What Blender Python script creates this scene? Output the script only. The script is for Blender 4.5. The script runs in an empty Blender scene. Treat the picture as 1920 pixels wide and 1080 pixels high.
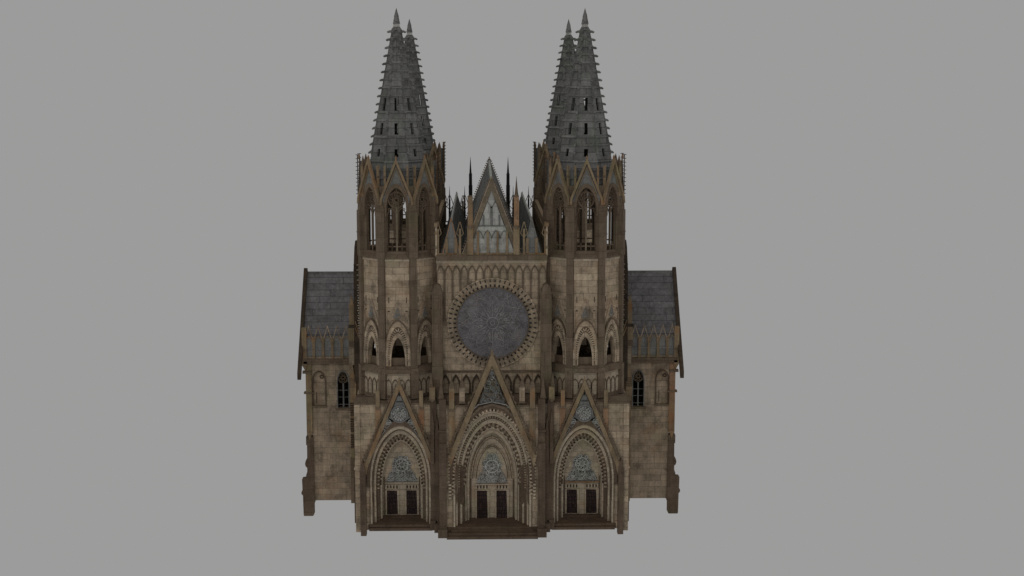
import bpy, math, random
from mathutils import Matrix, Vector
random.seed(7)
R = math.radians
S = bpy.context.scene
COL = S.collection

# ------------------------------------------------------------ camera, light, exposure
cam_d = bpy.data.cameras.new('camera'); cam = bpy.data.objects.new('camera', cam_d); COL.objects.link(cam)
cam_d.lens = 50; cam_d.sensor_width = 36; cam_d.clip_start = 1; cam_d.clip_end = 2000
cam.location = (-1.78, -217.1, 73.04)
cam.rotation_euler = (math.pi/2 - .1466, 0, -.0224)
S.camera = cam
S.render.resolution_x = 1024; S.render.resolution_y = 576
w = bpy.data.worlds.new('World'); S.world = w; w.use_nodes = True
bg = w.node_tree.nodes['Background']
bg.inputs[0].default_value = (.334, .332, .331, 1); bg.inputs[1].default_value = 1.0
S.view_settings.view_transform = 'Standard'; S.view_settings.look = 'None'
S.view_settings.exposure = 0; S.view_settings.gamma = 1
def lamp(name, loc, target, size, power):
    d = bpy.data.lights.new(name, 'AREA'); d.size = size; d.energy = power; d.color = (1, .96, .9)
    o = bpy.data.objects.new(name, d); COL.objects.link(o); o.location = loc
    o.rotation_euler = (Vector(target)-Vector(loc)).to_track_quat('-Z', 'Y').to_euler(); return o
lamp('soft_lamp', (-40, -150, 130), (0, 20, 30), 40, 26000)

# ------------------------------------------------------------ materials
def mat(name): 
    m = bpy.data.materials.new(name); m.use_nodes = True
    nt = m.node_tree; b = nt.nodes['Principled BSDF']; b.inputs['Roughness'].default_value = .9
    b.inputs['Specular IOR Level'].default_value = .15
    return m, nt, b
def ramp(nt, src, stops):
    r = nt.nodes.new('ShaderNodeValToRGB'); cr = r.color_ramp
    while len(cr.elements) < len(stops): cr.elements.new(.5)
    for e, (p, c) in zip(cr.elements, stops): e.position = p; e.color = (*c, 1) if len(c) == 3 else c
    nt.links.new(src, r.inputs[0]); return r.outputs[0]
def noise(nt, vec, scale, detail=5, rough=.6):
    n = nt.nodes.new('ShaderNodeTexNoise'); n.inputs['Scale'].default_value = scale
    n.inputs['Detail'].default_value = detail; n.inputs['Roughness'].default_value = rough
    nt.links.new(vec, n.inputs['Vector']); return n.outputs['Fac']
def mix(nt, a, b, fac, mode='MIX'):
    n = nt.nodes.new('ShaderNodeMix'); n.data_type = 'RGBA'; n.blend_type = mode
    for k, v in ((6, a), (7, b)):
        if isinstance(v, tuple): n.inputs[k].default_value = (*v, 1)
        else: nt.links.new(v, n.inputs[k])
    if isinstance(fac, (int, float)): n.inputs[0].default_value = fac
    else: nt.links.new(fac, n.inputs[0])
    return n.outputs[2]
def g(v): return (v, v, v)
def masonry(name, base, vary, bw, bh, mortar, mcol, moss=.25, rust=.2, stain=.35, bump=.25, rough=.9, msize=.03, streak=.0):
    """Blocks laid in courses along each face, uneven in tone, with lichen, rust and grime patches."""
    m, nt, b = mat(name)
    uv = nt.nodes.new('ShaderNodeUVMap').outputs[0]
    pos = nt.nodes.new('ShaderNodeNewGeometry').outputs['Position']
    br = nt.nodes.new('ShaderNodeTexBrick')
    br.inputs['Scale'].default_value = 1; br.inputs['Brick Width'].default_value = bw; br.inputs['Row Height'].default_value = bh
    br.inputs['Mortar Size'].default_value = msize; br.inputs['Mortar Smooth'].default_value = .35; br.inputs['Bias'].default_value = 0
    br.offset = .43; br.squash = 1.35; br.squash_frequency = 3
    dn = nt.nodes.new('ShaderNodeTexNoise'); dn.inputs['Scale'].default_value = .8
    nt.links.new(uv, dn.inputs['Vector'])
    va = nt.nodes.new('ShaderNodeVectorMath'); va.operation = 'MULTIPLY_ADD'
    nt.links.new(dn.outputs['Color'], va.inputs[0]); va.inputs[1].default_value = (.12, .12, 0); nt.links.new(uv, va.inputs[2])
    nt.links.new(va.outputs[0], br.inputs['Vector'])
    lo = tuple(c*(1-vary) for c in base); hi = tuple(min(1, c*(1+vary)) for c in base)
    br.inputs['Color1'].default_value = (*lo, 1); br.inputs['Color2'].default_value = (*hi, 1)
    br.inputs['Mortar'].default_value = (*mcol, 1)
    c = mix(nt, br.outputs['Color'], g(1.13), 1, 'MULTIPLY')
    n1 = noise(nt, pos, .55, 6, .62)
    c = mix(nt, c, ramp(nt, n1, [(.32, g(1-stain)), (.5, g(1.0)), (.7, g(1+stain*.5))]), 1, 'MULTIPLY')
    n2 = noise(nt, pos, 3.1, 6, .7)
    c = mix(nt, c, ramp(nt, n2, [(.3, g(.72)), (.55, g(1.02)), (.75, g(1.25))]), .8, 'MULTIPLY')
    n3 = noise(nt, pos, .23, 4, .55)
    c = mix(nt, c, (1.0*base[0]*.8, 1.05*base[1], .75*base[2]), ramp(nt, n3, [(.52, g(0)), (.68, g(moss))]))
    mp = nt.nodes.new('ShaderNodeMapping'); mp.inputs['Location'].default_value = (31, 17, 5); nt.links.new(pos, mp.inputs[0])
    n4 = noise(nt, mp.outputs[0], .3, 4, .55)
    c = mix(nt, c, (base[0]*1.25, base[1]*.85, base[2]*.6), ramp(nt, n4, [(.52, g(0)), (.68, g(rust))]))
    if streak:
        m2 = nt.nodes.new('ShaderNodeMapping'); m2.inputs['Scale'].default_value = (1.6, 1.6, .12); nt.links.new(pos, m2.inputs[0])
        n5 = noise(nt, m2.outputs[0], 1.3, 5, .6)
        c = mix(nt, c, ramp(nt, n5, [(.35, g(1-streak)), (.55, g(1)), (.75, g(1+streak))]), 1, 'MULTIPLY')
    nt.links.new(c, b.inputs['Base Color']); b.inputs['Roughness'].default_value = rough
    bp = nt.nodes.new('ShaderNodeBump'); bp.inputs['Strength'].default_value = bump; bp.inputs['Distance'].default_value = .08
    ad = nt.nodes.new('ShaderNodeMath'); ad.operation = 'ADD'
    nt.links.new(n2, ad.inputs[0]); nt.links.new(ramp(nt, br.outputs['Fac'], [(0, g(1)), (1, g(0))]), ad.inputs[1])
    nt.links.new(ad.outputs[0], bp.inputs['Height']); nt.links.new(bp.outputs[0], b.inputs['Normal'])
    return m
LIGHT, BROWN, OCHRE, SLATE, BLUE, PALE, DARK, DOOR, ROSE, WING, RUST, LITE, IRON_SHADE, STEP, GREY, GREY2, WALNUT, LEAD, UMBER = range(19)
MATS = [
 masonry('buff_ashlar', (.425, .34, .245), .2, 2.5, 1.06, .5, (.20, .155, .11), moss=.12, stain=.45, msize=.035, streak=.15),
 masonry('brown_sandstone', (.165, .124, .088), .12, 3.2, 2.3, .5, (.085, .06, .042), moss=.35, rust=.12, stain=.2, streak=.15),
 masonry('ochre_stone', (.255, .192, .122), .12, 1.5, 4.0, .5, (.22, .15, .08), moss=.35, rust=.6, stain=.25, streak=.2),
 masonry('slate', (.18, .179, .172), .24, 3.9, 1.29, .5, (.05, .05, .048), moss=.4, rust=.05, stain=.28, bump=.4, streak=.18, msize=.045),
 masonry('blue_grey_panel', (.185, .185, .175), .12, 1.2, 1.6, .5, (.11, .12, .13), moss=.1, rust=.1, stain=.3),
 masonry('pale_carved_stone', (.46, .46, .43), .1, 1.0, 1.0, .5, (.25, .25, .24), moss=.2, rust=.05, stain=.3),
 masonry('dark_stone_and_slot_shade', (.075, .056, .040), .15, 1.0, 1.0, .5, (.05, .04, .03), stain=.3),  # dark stone; also paints the shade inside slits
 masonry('door_wood', (.058, .037, .033), .35, .42, .62, .5, (.025, .017, .015), moss=.0, rust=.2, stain=.3, bump=.6, msize=.05),
 masonry('rose_glass', (.185, .176, .182), .05, 9, 9, .5, (.13, .12, .125), moss=.05, rust=.05, stain=.3, bump=.3),
 masonry('wing_ashlar', (.34, .27, .195), .17, 2.1, 1.05, .5, (.17, .135, .1), moss=.15, stain=.45, streak=.18),
 masonry('rusty_sandstone', (.29, .18, .11), .12, 1.4, 3.0, .5, (.2, .13, .08), rust=.5, stain=.3),
 masonry('trim_and_brightened_stone', (.455, .385, .29), .10, 1.4, .9, .5, (.26, .21, .15), stain=.25),  # trim; also brightens recessed walls to make up for shade
 masonry('ironwork_and_shade_black', (.03, .03, .03), .1, 1, 1, .5, (.02, .02, .02), moss=.1, rust=.1),  # ironwork; also paints shade in slits and on the rear pinnacles
 masonry('step_stone', (.125, .088, .062), .14, 2.4, .6, .5, (.07, .05, .035), stain=.25),
 masonry('grey_carved_stone', (.315, .315, .295), .12, .7, .7, .5, (.15, .15, .14), stain=.3),
 masonry('lead_tracery', (.25, .24, .24), .1, 3, 3, .5, (.17, .165, .165), stain=.3),
 masonry('olive_brown_stone', (.19, .155, .11), .12, 1.6, .8, .5, (.12, .1, .07), stain=.25),
 masonry('roof_slate', (.19, .183, .184), .1, 7.0, 1.25, .5, (.075, .072, .072), moss=.1, rust=.03, stain=.3, bump=.4, streak=.22, msize=.05),
 masonry('umber_sandstone', (.132, .096, .069), .12, 3.2, 2.1, .5, (.075, .055, .04), moss=.3, rust=.1, stain=.25, streak=.15),
]

# ------------------------------------------------------------ mesh builder
class MB:
    def __init__(s, M=None): s.v = []; s.f = []; s.m = []; s.M = M or Matrix.Identity(4); s.mat = LIGHT
    def add(s, vs, fs, m=None):
        o = len(s.v); s.v += [s.M @ Vector(v) for v in vs]
        s.f += [tuple(i+o for i in f) for f in fs]; s.m += [s.mat if m is None else m]*len(fs); return s
    def box(s, x0, x1, y0, y1, z0, z1, m=None):
        return s.add([(x0,y0,z0),(x1,y0,z0),(x1,y1,z0),(x0,y1,z0),(x0,y0,z1),(x1,y0,z1),(x1,y1,z1),(x0,y1,z1)],
            [(3,2,1,0),(4,5,6,7),(0,1,5,4),(1,2,6,5),(2,3,7,6),(3,0,4,7)], m)
    def prism(s, p, y0, y1, m=None):           # polygon in xz (front view), pushed back from y0 to y1
        n = len(p); a = sum(p[i][0]*p[(i+1)%n][1]-p[(i+1)%n][0]*p[i][1] for i in range(n))
        if a < 0: p = p[::-1]
        return s.add([(x,y0,z) for x,z in p]+[(x,y1,z) for x,z in p],
            [tuple(range(n)), tuple(range(2*n-1, n-1, -1))]+[(i+n, (i+1)%n+n, (i+1)%n, i) for i in range(n)], m)
    def yprism(s, p, x0, x1, m=None):          # polygon in yz (side view), pushed from x0 to x1
        n = len(p); a = sum(p[i][0]*p[(i+1)%n][1]-p[(i+1)%n][0]*p[i][1] for i in range(n))
        if a < 0: p = p[::-1]
        return s.add([(x1,y,z) for y,z in p]+[(x0,y,z) for y,z in p],
            [tuple(range(n)), tuple(range(2*n-1, n-1, -1))]+[(i+n, (i+1)%n+n, (i+1)%n, i) for i in range(n)], m)
    def band(s, a, b, y0, y1, m=None, closed=False):     # ribbon between two outlines of equal length
        n = len(a); vs = [(x,y0,z) for x,z in a]+[(x,y0,z) for x,z in b]+[(x,y1,z) for x,z in a]+[(x,y1,z) for x,z in b]
        fs = []
        for i in range(n if closed else n-1):
            j = (i+1) % n
            fs += [(i,j,n+j,n+i), (2*n+i,3*n+i,3*n+j,2*n+j), (i,2*n+i,2*n+j,j), (n+i,n+j,3*n+j,3*n+i)]
        if not closed: fs += [(0,n,3*n,2*n), (n-1,3*n-1,4*n-1,2*n-1)]
        return s.add(vs, fs, m)
    def line(s, p, wd, y0, y1, m=None, closed=False):    # mitred ribbon of even width along a polyline
        n = len(p); A = []; B = []
        for i in range(n):
            q0 = p[(i-1) % n] if (i or closed) else p[0]; q1 = p[(i+1) % n] if (i < n-1 or closed) else p[-1]
            dx, dz = q1[0]-q0[0], q1[1]-q0[1]; l = math.hypot(dx, dz) or 1; nx, nz = -dz/l, dx/l
            d0 = (p[i][0]-q0[0], p[i][1]-q0[1]); l0 = math.hypot(*d0)
            k = 1
            if l0 > 1e-6 and (0 < i < n-1 or closed):
                c = abs((d0[0]*dx+d0[1]*dz)/(l0*l)); k = min(1/max(c, .3), 2.6)
            h = wd/2*k
            A.append((p[i][0]+nx*h, p[i][1]+nz*h)); B.append((p[i][0]-nx*h, p[i][1]-nz*h))
        return s.band(A, B, y0, y1, m, closed)
    def zprism(s, p, z0, z1, m=None):          # polygon in plan, raised from z0 to z1
        n = len(p); a = sum(p[i][0]*p[(i+1)%n][1]-p[(i+1)%n][0]*p[i][1] for i in range(n))
        if a < 0: p = p[::-1]
        return s.add([(x,y,z0) for x,y in p]+[(x,y,z1) for x,y in p],
            [tuple(range(n-1, -1, -1)), tuple(range(n, 2*n))]+[(i, (i+1)%n, (i+1)%n+n, i+n) for i in range(n)], m)
    def ring(s, cx, cz, r0, r1, y0, y1, m=None, n=32):
        A = [(cx+r0*math.cos(2*math.pi*i/n), cz+r0*math.sin(2*math.pi*i/n)) for i in range(n)]
        B = [(cx+r1*math.cos(2*math.pi*i/n), cz+r1*math.sin(2*math.pi*i/n)) for i in range(n)]
        return s.band(A, B, y0, y1, m, True)
    def disc(s, cx, cz, r, y0, y1, m=None, n=32):
        return s.prism([(cx+r*math.cos(2*math.pi*i/n), cz+r*math.sin(2*math.pi*i/n)) for i in range(n)], y0, y1, m)
    def obox(s, cx, cz, ang, l, h, y0, y1, m=None):      # box turned by ang in the front view
        c, k = math.cos(ang), math.sin(ang)
        return s.prism([(cx+a*c-b*k, cz+a*k+b*c) for a, b in ((-l/2,-h/2),(l/2,-h/2),(l/2,h/2),(-l/2,h/2))], y0, y1, m)
    def lathe(s, cx, cy, prof, n=8, m=None, rot=None):
        rot = math.pi/n if rot is None else rot; vs = []; fs = []
        for r, z in prof:
            for i in range(n): t = rot+2*math.pi*i/n; vs.append((cx+r*math.cos(t), cy+r*math.sin(t), z))
        for k in range(len(prof)-1):
            for i in range(n): j = (i+1) % n; fs.append((k*n+i, k*n+j, k*n+n+j, k*n+n+i))
        fs += [tuple(range(n-1, -1, -1)), tuple(range((len(prof)-1)*n, len(prof)*n))]
        return s.add(vs, fs, m)
    def build(s, name, parent=None, origin=(0,0,0), label=None, bevel=0):
        me = bpy.data.meshes.new(name); O = Vector(origin)
        me.from_pydata([tuple(v-O) for v in s.v], [], s.f)
        used = sorted(set(s.m)); 
        for u in used: me.materials.append(MATS[u])
        uvl = me.uv_layers.new(name='UVMap'); up = Vector((0,0,1))
        me.update()
        for p, mi in zip(me.polygons, s.m):
            p.material_index = used.index(mi); n = p.normal
            u = up.cross(n); u = u.normalized() if u.length > .02 else Vector((1,0,0)); v = n.cross(u)
            for li in p.loop_indices:
                co = me.vertices[me.loops[li].vertex_index].co + O; uvl.data[li].uv = (co.dot(u)+7, co.dot(v) if abs(n.z) > .02 else co.z)
        o = bpy.data.objects.new(name, me); COL.objects.link(o)
        if parent is not None:
            o.parent = parent; pw = Vector(parent.get('_w', (0,0,0))); o.location = O-pw
        else: o.location = O
        o['_w'] = list(O)
        if label: o['label'] = label
        if bevel:
            b = o.modifiers.new('bevel', 'BEVEL'); b.width = bevel; b.segments = 1; b.limit_method = 'ANGLE'
        return o
def arch(a, zs, za, z0=None, n=9, cx=0):
    h = za-zs; c = max((h*h-a*a)/(2*a), 0); Rr = c+a; t1 = math.asin(min(1, h/Rr))
    L = [(c-Rr*math.cos(t1*i/n), zs+Rr*math.sin(t1*i/n)) for i in range(n+1)]
    L[-1] = (0, za)
    P = L+[(-x, z) for x, z in L[-2::-1]]
    if z0 is not None: P = [(-a, z0)]+P+[(a, z0)]
    return [(cx+x, z) for x, z in P]
def rarch(a, zs, za, z0=None, n=11, cx=0, pw=.56):       # arch with a fuller, softer head
    h = za-zs; L = []
    for i in range(n+1):
        u = math.sin(math.pi/2*i/n); L.append((-a*max(1-u*u, 0)**pw, zs+h*u))
    L[-1] = (0, za)
    P = L+[(-x, z) for x, z in L[-2::-1]]
    if z0 is not None: P = [(-a, z0)]+P+[(a, z0)]
    return [(cx+x, z) for x, z in P]
def along(p, step, off=0):
    out = []; d = step*.5+off
    for (x0,z0),(x1,z1) in zip(p, p[1:]):
        l = math.hypot(x1-x0, z1-z0)
        while d < l: t = d/l; out.append((x0+(x1-x0)*t, z0+(z1-z0)*t, math.atan2(z1-z0, x1-x0))); d += step
        d -= l
    return out
def wall_arch(mb, x0, x1, z0, z1, P, y0, y1, m=None):   # wall x0..x1, z0..z1 with an arched hole P standing on z0
    k = len(P)//2; c = P[k][0]
    mb.prism([(x0, z0)]+P[:k+1]+[(c, z1), (x0, z1)], y0, y1, m)
    mb.prism([(x1, z0), (x1, z1), (c, z1)]+P[k:], y0, y1, m)
def filigree(mb, poly, n, y0, y1, mats, rmin=.1, rmax=.3, wd=.06, seed=1):
    """Irregular carved scrolls that fill the outline poly."""
    rg = random.Random(seed); xs = [p[0] for p in poly]; zs = [p[1] for p in poly]
    def inside(x, z):
        c = False
        for (xa, za), (xb, zb) in zip(poly, poly[1:]+poly[:1]):
            if (za > z) != (zb > z) and x < (xb-xa)*(z-za)/(zb-za)+xa: c = not c
        return c
    k = 0
    while k < n:
        x, z = rg.uniform(min(xs), max(xs)), rg.uniform(min(zs), max(zs))
        if not inside(x, z): continue
        k += 1; r = rg.uniform(rmin, rmax); a0 = rg.uniform(0, 6.28); sp_ = rg.uniform(2, 5.2); m = rg.choice(mats); yy = y0+rg.random()*.04
        e = rg.uniform(.6, 1.5)
        mb.line([(x+r*e*math.cos(a0+sp_*i/7)*(1-.05*i), z+r*math.sin(a0+sp_*i/7)*(1-.05*i)) for i in range(8)], wd, yy, y1, m)
def pinnacle(mb, cx, cy, w, z0, z1, ztip, m=OCHRE, cap=BROWN, collar=None):
    h = w/2; mb.box(cx-h, cx+h, cy-h, cy+h, z0, z1, m)
    mb.lathe(cx, cy, [(h*1.7, z1), (h*1.45, z1+.12), (.03, ztip)], 4, cap, math.pi/4)
    if collar: mb.box(cx-h*1.35, cx+h*1.35, cy-h*1.35, cy+h*1.35, collar-.16, collar+.16, BROWN)

# ------------------------------------------------------------ the cathedral
cath = bpy.data.objects.new('cathedral', None); COL.objects.link(cath); cath.location = (0, 33, 0); cath['_w'] = [0, 33, 0]
cath['label'] = 'brown stone gothic cathedral with four slate spires, a rose window and three arched portals'
cath['category'] = 'cathedral'

# ---- tower: octagon, centre at its own origin; faces k turned by 45 degrees
AP = 5.95
TX, TY = 14.93, 12.0
def rotk(k, c): return Matrix.Translation(Vector(c)) @ Matrix.Rotation(k*math.pi/4, 4, 'Z')
def build_tower(cx, cy):
    C = (cx, cy, 0); body = MB()
    for k in range(8):
        body.M = rotk(k, C)
        hw = 2.52
        body.box(-hw, hw, -AP-.12, -AP+.8, 22.2, 26.4, LITE)
        # sloped sill
        body.yprism([(-AP-.62, 26.38), (-AP-.62, 26.6), (-AP, 27.45), (-AP+.8, 27.45), (-AP+.8, 26.38)], -2.6, 2.6, BROWN)
        P = rarch(1.15, 28.3, 32.1, 27.45, pw=.66)
        wall_arch(body, -hw+.02, hw-.02, 27.45, 44.4, P, -AP+.02, -AP+.8, LIGHT)
        body.box(-1.3, 1.3, -AP+.55, -AP+.78, 27.45, 28.75, BROWN)
        # cornice under the belfry
        body.box(-2.6, 2.6, -AP-.15, -AP+.9, 44.4, 44.75, LITE)
        body.yprism([(-AP-.32, 44.75), (-AP-.32, 44.95), (-AP+.05, 45.4), (-AP+.9, 45.4), (-AP+.9, 44.75)], -2.6, 2.6, BROWN)
        bw = 1.6 if k == 0 else 1.15 if k in (1, 7) else 1.45 if k in (3, 5) else 2.05
        B = rarch(bw, 52.6, 56.0, 45.4)
        wall_arch(body, -2.5, 2.5, 45.4, 56.25, B, -AP+.1, -AP+.65, BROWN)
        body.box(-bw, bw, -AP+.15, -AP+.5, 45.4, 45.95, BROWN)
    body.M = rotk(0, C)
    fl = 5.3/math.cos(math.pi/8)
    for z in (22.5, 44.6): body.lathe(0, 0, [(fl, z), (fl, z+.3)], 8, BROWN)
    body.lathe(0, 0, [(fl*.98, 35.2), (fl*.98, 35.5)], 8, BROWN)
    T = body.build('tower', cath, C)
    for k in range(8):
        Mk = rotk(k, C)
        # pilaster on the corner between two faces
        p = MB(Mk @ Matrix.Rotation(math.pi/8, 4, 'Z')); p.mat = BROWN
        p.box(-.62, .62, -6.95, -5.6, 22.3, 27.2); p.box(-.55, .55, -6.75, -5.6, 27.2, 44.9)
        p.box(-.6, .6, -6.83, -5.6, 31.9, 32.15); p.box(-.6, .6, -6.83, -5.6, 40.9, 41.1)
        pw_ = .72 if k in (0, 1, 6, 7) else .42; p.box(-pw_, pw_, -6.85, -5.3 if pw_ > .5 else -5.9, 44.9, 52.2)
        p.prism([(-pw_, 52.2), (pw_, 52.2), (.35, 54.2), (0, 54.6), (-.35, 54.2)], -6.7, -5.95)
        p.box(-pw_-.06, pw_+.06, -6.92, -5.9, 48.6, 48.75)
        p.build('pilaster', T, C)
        # blind arcade at the foot
        b = MB(Mk); b.mat = BROWN
        for i in range(4):
            x = -1.58+i*1.05
            b.line(arch(.5, 24.3, 25.35, 22.75, 5, x), .14, -AP-.22, -AP-.1)
        b.box(-2.55, 2.55, -AP-.3, -AP-.1, 22.4, 22.8)
        b.build('blind_arcade', T, C)
        # niche surround with its orders and beads
        n = MB(Mk)
        n.band(rarch(2.04, 30.6, 35.0, 30.2), rarch(1.88, 30.6, 34.8, 30.2), -AP-.34, -AP+.1, BROWN)
        n.band(rarch(1.88, 30.6, 34.8, 27.6), rarch(1.55, 29.8, 33.9, 27.6), -AP-.18, -AP+.1, LIGHT)
        n.band(rarch(1.36, 29.2, 32.95, 27.6, pw=.6), rarch(1.12, 28.3, 32.15, 27.6, pw=.66), -AP-.12, -AP+.3, LIGHT)
        n.band(rarch(1.55, 29.8, 33.9, 27.6), rarch(1.36, 29.2, 32.95, 27.6, pw=.6), -AP-.02, -AP+.1, BROWN)
        for (x, z, t) in along(rarch(1.46, 29.5, 33.42, 28.4, 11, 0, .58), .36): n.obox(x, z, t, .17, .5, -AP-.15, -AP, LIGHT)
        for x in (-1.95, 1.95): n.box(x-.07, x+.07, -AP-.2, -AP, 27.5, 31.1, LITE)
        n.build('niche_surround', T, C)
        gm = MB(Mk)
        gm.prism([(-1.95, 33.6), (-1.1, 34.9), (0, 35.25), (1.1, 34.9), (1.95, 33.6), (0, 38.3)], -AP-.1, -AP+.1, WING)
        gm.line([(-.5, 35.4), (0, 36.9), (.5, 35.4), (0, 35.2)], .12, -AP-.2, -AP, BLUE, True)
        gm.ring(0, 35.8, .1, .26, -AP-.22, -AP, BLUE, 10)
        for x in (-1.4, 1.4):
            gm.box(x-.05, x+.05, -AP-.04, -AP+.1, 37.7, 38.6, DARK); gm.box(x-.16, x+.16, -AP-.07, -AP+.1, 36.3, 36.45, DARK)  # dark boxes draw the shade inside narrow slits
            gm.box(x*1.25-.09, x*1.25+.09, -AP-.16, -AP+.1, 33.4, 36.3, WING)
        gm.build('niche_gable', T, C)
        # belfry window tracery
        t = MB(Mk); t.mat = BROWN; y0, y1 = -AP+.35, -AP+.55; bw = 1.6 if k == 0 else 1.15 if k in (1, 7) else 1.45 if k in (3, 5) else 2.05
        t.line(rarch(bw-.04, 52.6, 55.95, 45.9), .14, y0, y1)
        t.box(-.14, .14, y0-.05, y1, 45.95, 52.9, WALNUT if k == 0 else BROWN)
        t.ring(0, 54.05, 1.16, 1.34, y0, y1, None, 24)
        t.ring(0, 54.05, .3, .42, y0, y1, None, 12)
        for i in range(12):
            a = i*math.pi/6; t.line([(.4*math.cos(a), 54.05+.4*math.sin(a)), (1.2*math.cos(a+.1), 54.05+1.2*math.sin(a+.1))], .08, y0, y1)
            t.ring(.85*math.cos(a+.26), 54.05+.85*math.sin(a+.26), .15, .23, y0, y1, None, 8)
        for sx in (-1, 1) if k in (0, 1, 7) else ():
            t.line(arch(.7, 51.4, 52.75, None, 5, sx*.78), .1, y0, y1)
            t.box(sx*.78-.05, sx*.78+.05, y0, y1, 45.95, 47.2)
            t.ring(sx*1.15, 52.6, .1, .2, y0, y1, None, 8)
        t.box(-bw, bw, y0, y1, 46.6, 46.78); t.box(-.1, .1, y0, y1, 47.2, 47.36)
        t.build('belfry_window', T, C)
        # steep gable over the belfry window
        q = MB(Mk); B = rarch(1.62, 52.7, 56.2)
        L = [p for p in B if p[0] <= 0]; Rr = [p for p in B if p[0] >= 0]
        q.prism(L+[(0, 59.9), (-2.25, 54.2), (-2.2, 53.0)], -AP-.1, -AP+.25, BLUE)
        q.prism(Rr+[(2.2, 53.0), (2.25, 54.2), (0, 59.9)], -AP-.1, -AP+.25, BLUE)
        q.band(rarch(2.0, 52.5, 56.65, 51.5), rarch(1.6 if k not in (1, 7) else 1.22, 52.6, 56.0, 51.5), -AP-.16, -AP+.3, BROWN)
        q.line([(-2.5, 53.3), (-2.38, 54.3), (0, 60.25), (2.38, 54.3), (2.5, 53.3)], .34, -AP-.55 if k not in (2, 6) else -AP-.3, -AP-.1, OCHRE if k not in (2, 6) else BROWN)
        q.line([(-1.7, 54.9), (0, 59.2), (1.7, 54.9)], .12, -AP-.3, -AP-.1, OCHRE)
        q.lathe(0, -AP-.3, [(.16, 60.2), (.2, 60.7), (.02, 61.1)], 4, RUST)
        q.build('belfry_gable', T, C)
        for sx in (-1, 1):
            r = MB(Mk)
            if k in (2, 6):
                r.box(sx*1.75-.08, sx*1.75+.08, -6.42, -6.28, 54.0, 61.0, DARK); r.box(sx*1.75-.3, sx*1.75+.3, -6.5, -5.9, 53.4, 54.1, BROWN)
                for i in range(11):
                    z = 54.7+i*.62; r.box(sx*1.75-.3, sx*1.75+.3, -6.4, -6.3, z, z+.1, DARK); r.box(sx*1.75-.06, sx*1.75+.06, -6.65, -6.05, z+.01, z+.11, DARK)
            else:
                out = (k, sx) in ((1, 1), (7, -1), (3, -1), (5, 1)); pinnacle(r, sx*1.78, -5.85, .58 if out else .32, 54.4, 59.2, 60.9 if out else 59.5, OCHRE, BROWN if out else OCHRE, 57.7)
            r.build('belfry_pinnacle', T, C)
    # spire
    s = MB(rotk(0, C)); s.mat = SLATE
    def ap(z): return 5.06+(z-56)*(.6-5.06)/(81-56)
    slots = [(60.75, 61.95), (64.2, 66.0), (67.8, 69.95)]
    zs = sorted(set([56+i*1.29 for i in range(20)]+[81]+[z for a, b in slots for z in (a, b)]))
    t8 = math.tan(math.pi/8)
    for k in range(8):
        s.M = rotk(k, C)
        for za, zb in zip(zs, zs[1:]):
            a0, a1 = ap(za), ap(zb); mid = (za+zb)/2
            xs0 = [-a0*t8, a0*t8]; xs1 = [-a1*t8, a1*t8]
            if any(lo < mid < hi for lo, hi in slots):
                for (l0, r0, l1, r1) in ((xs0[0], -.31, xs1[0], -.31), (.31, xs0[1], .31, xs1[1])):
                    s.add([(l0,-a0,za),(r0,-a0,za),(r1,-a1,zb),(l1,-a1,zb)], [(0,1,2,3)])
            else: s.add([(xs0[0],-a0,za),(xs0[1],-a0,za),(xs1[1],-a1,zb),(xs1[0],-a1,zb)], [(0,1,2,3)])
    s.M = rotk(0, C)
    for i in range(20):
        z = 56+i*1.29
        if any(lo-.1 < z < hi+.1 for lo, hi in slots): continue
        a = ap(z)/math.cos(math.pi/8); s.lathe(0, 0, [(a-.25, z-.04), (a+.2+.06*math.sin(i*2.3), z-.02), (a+.04, z+.3), (a-.25, z+.18)], 8, SLATE)
    sp = s.build('spire', T, C); so = sp.modifiers.new('thick', 'SOLIDIFY'); so.thickness = .3; so.offset = -1
    for k in range(8):
        rr = MB(rotk(k, C) @ Matrix.Rotation(math.pi/8, 4, 'Z')); rr.mat = SLATE
        for i in range(16):
            z = 61.35+i*1.264; a = ap(z)/math.cos(math.pi/8)
            e = .55+.25*i/15; rr.yprism([(-a+.15, z-.28), (-a-e*.45, z-.13), (-a-e*.85, z-.22), (-a-e, z-.02), (-a-e*.55, z+.18), (-a+.15, z+.26)], -.16, .16)
        am, an = ap(61)/math.cos(math.pi/8), ap(80.6)/math.cos(math.pi/8)
        rr.yprism([(-am+.1, 61), (-am-.07, 61), (-an-.07, 80.6), (-an+.1, 80.6)], -.08, .08)
        rr.build('crocket_row', T, C)
    cp = MB(rotk(0, C))
    cp.lathe(0, 0, [(.66, 80.6), (.64, 81.05)], 8, SLATE); cp.lathe(0, 0, [(.56, 81.05), (.52, 81.5)], 8, PALE)
    cp.lathe(0, 0, [(.62, 81.5), (.38, 82.6), (.42, 82.65), (.015, 84.0)], 8, SLATE)
    cp.build('spire_tip', T, C)
    return T
T0 = build_tower(-TX, TY)
kids = list(T0.children)
for (x, y, rz) in ((TX, TY, 0), (-TX, 66-TY, 0), (TX, 66-TY, 0)):
    t = T0.copy(); COL.objects.link(t); t.location = (x, y-33, 0); t.rotation_euler = (0, 0, rz)
    for ch in kids: q = ch.copy(); COL.objects.link(q); q.parent = t

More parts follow.
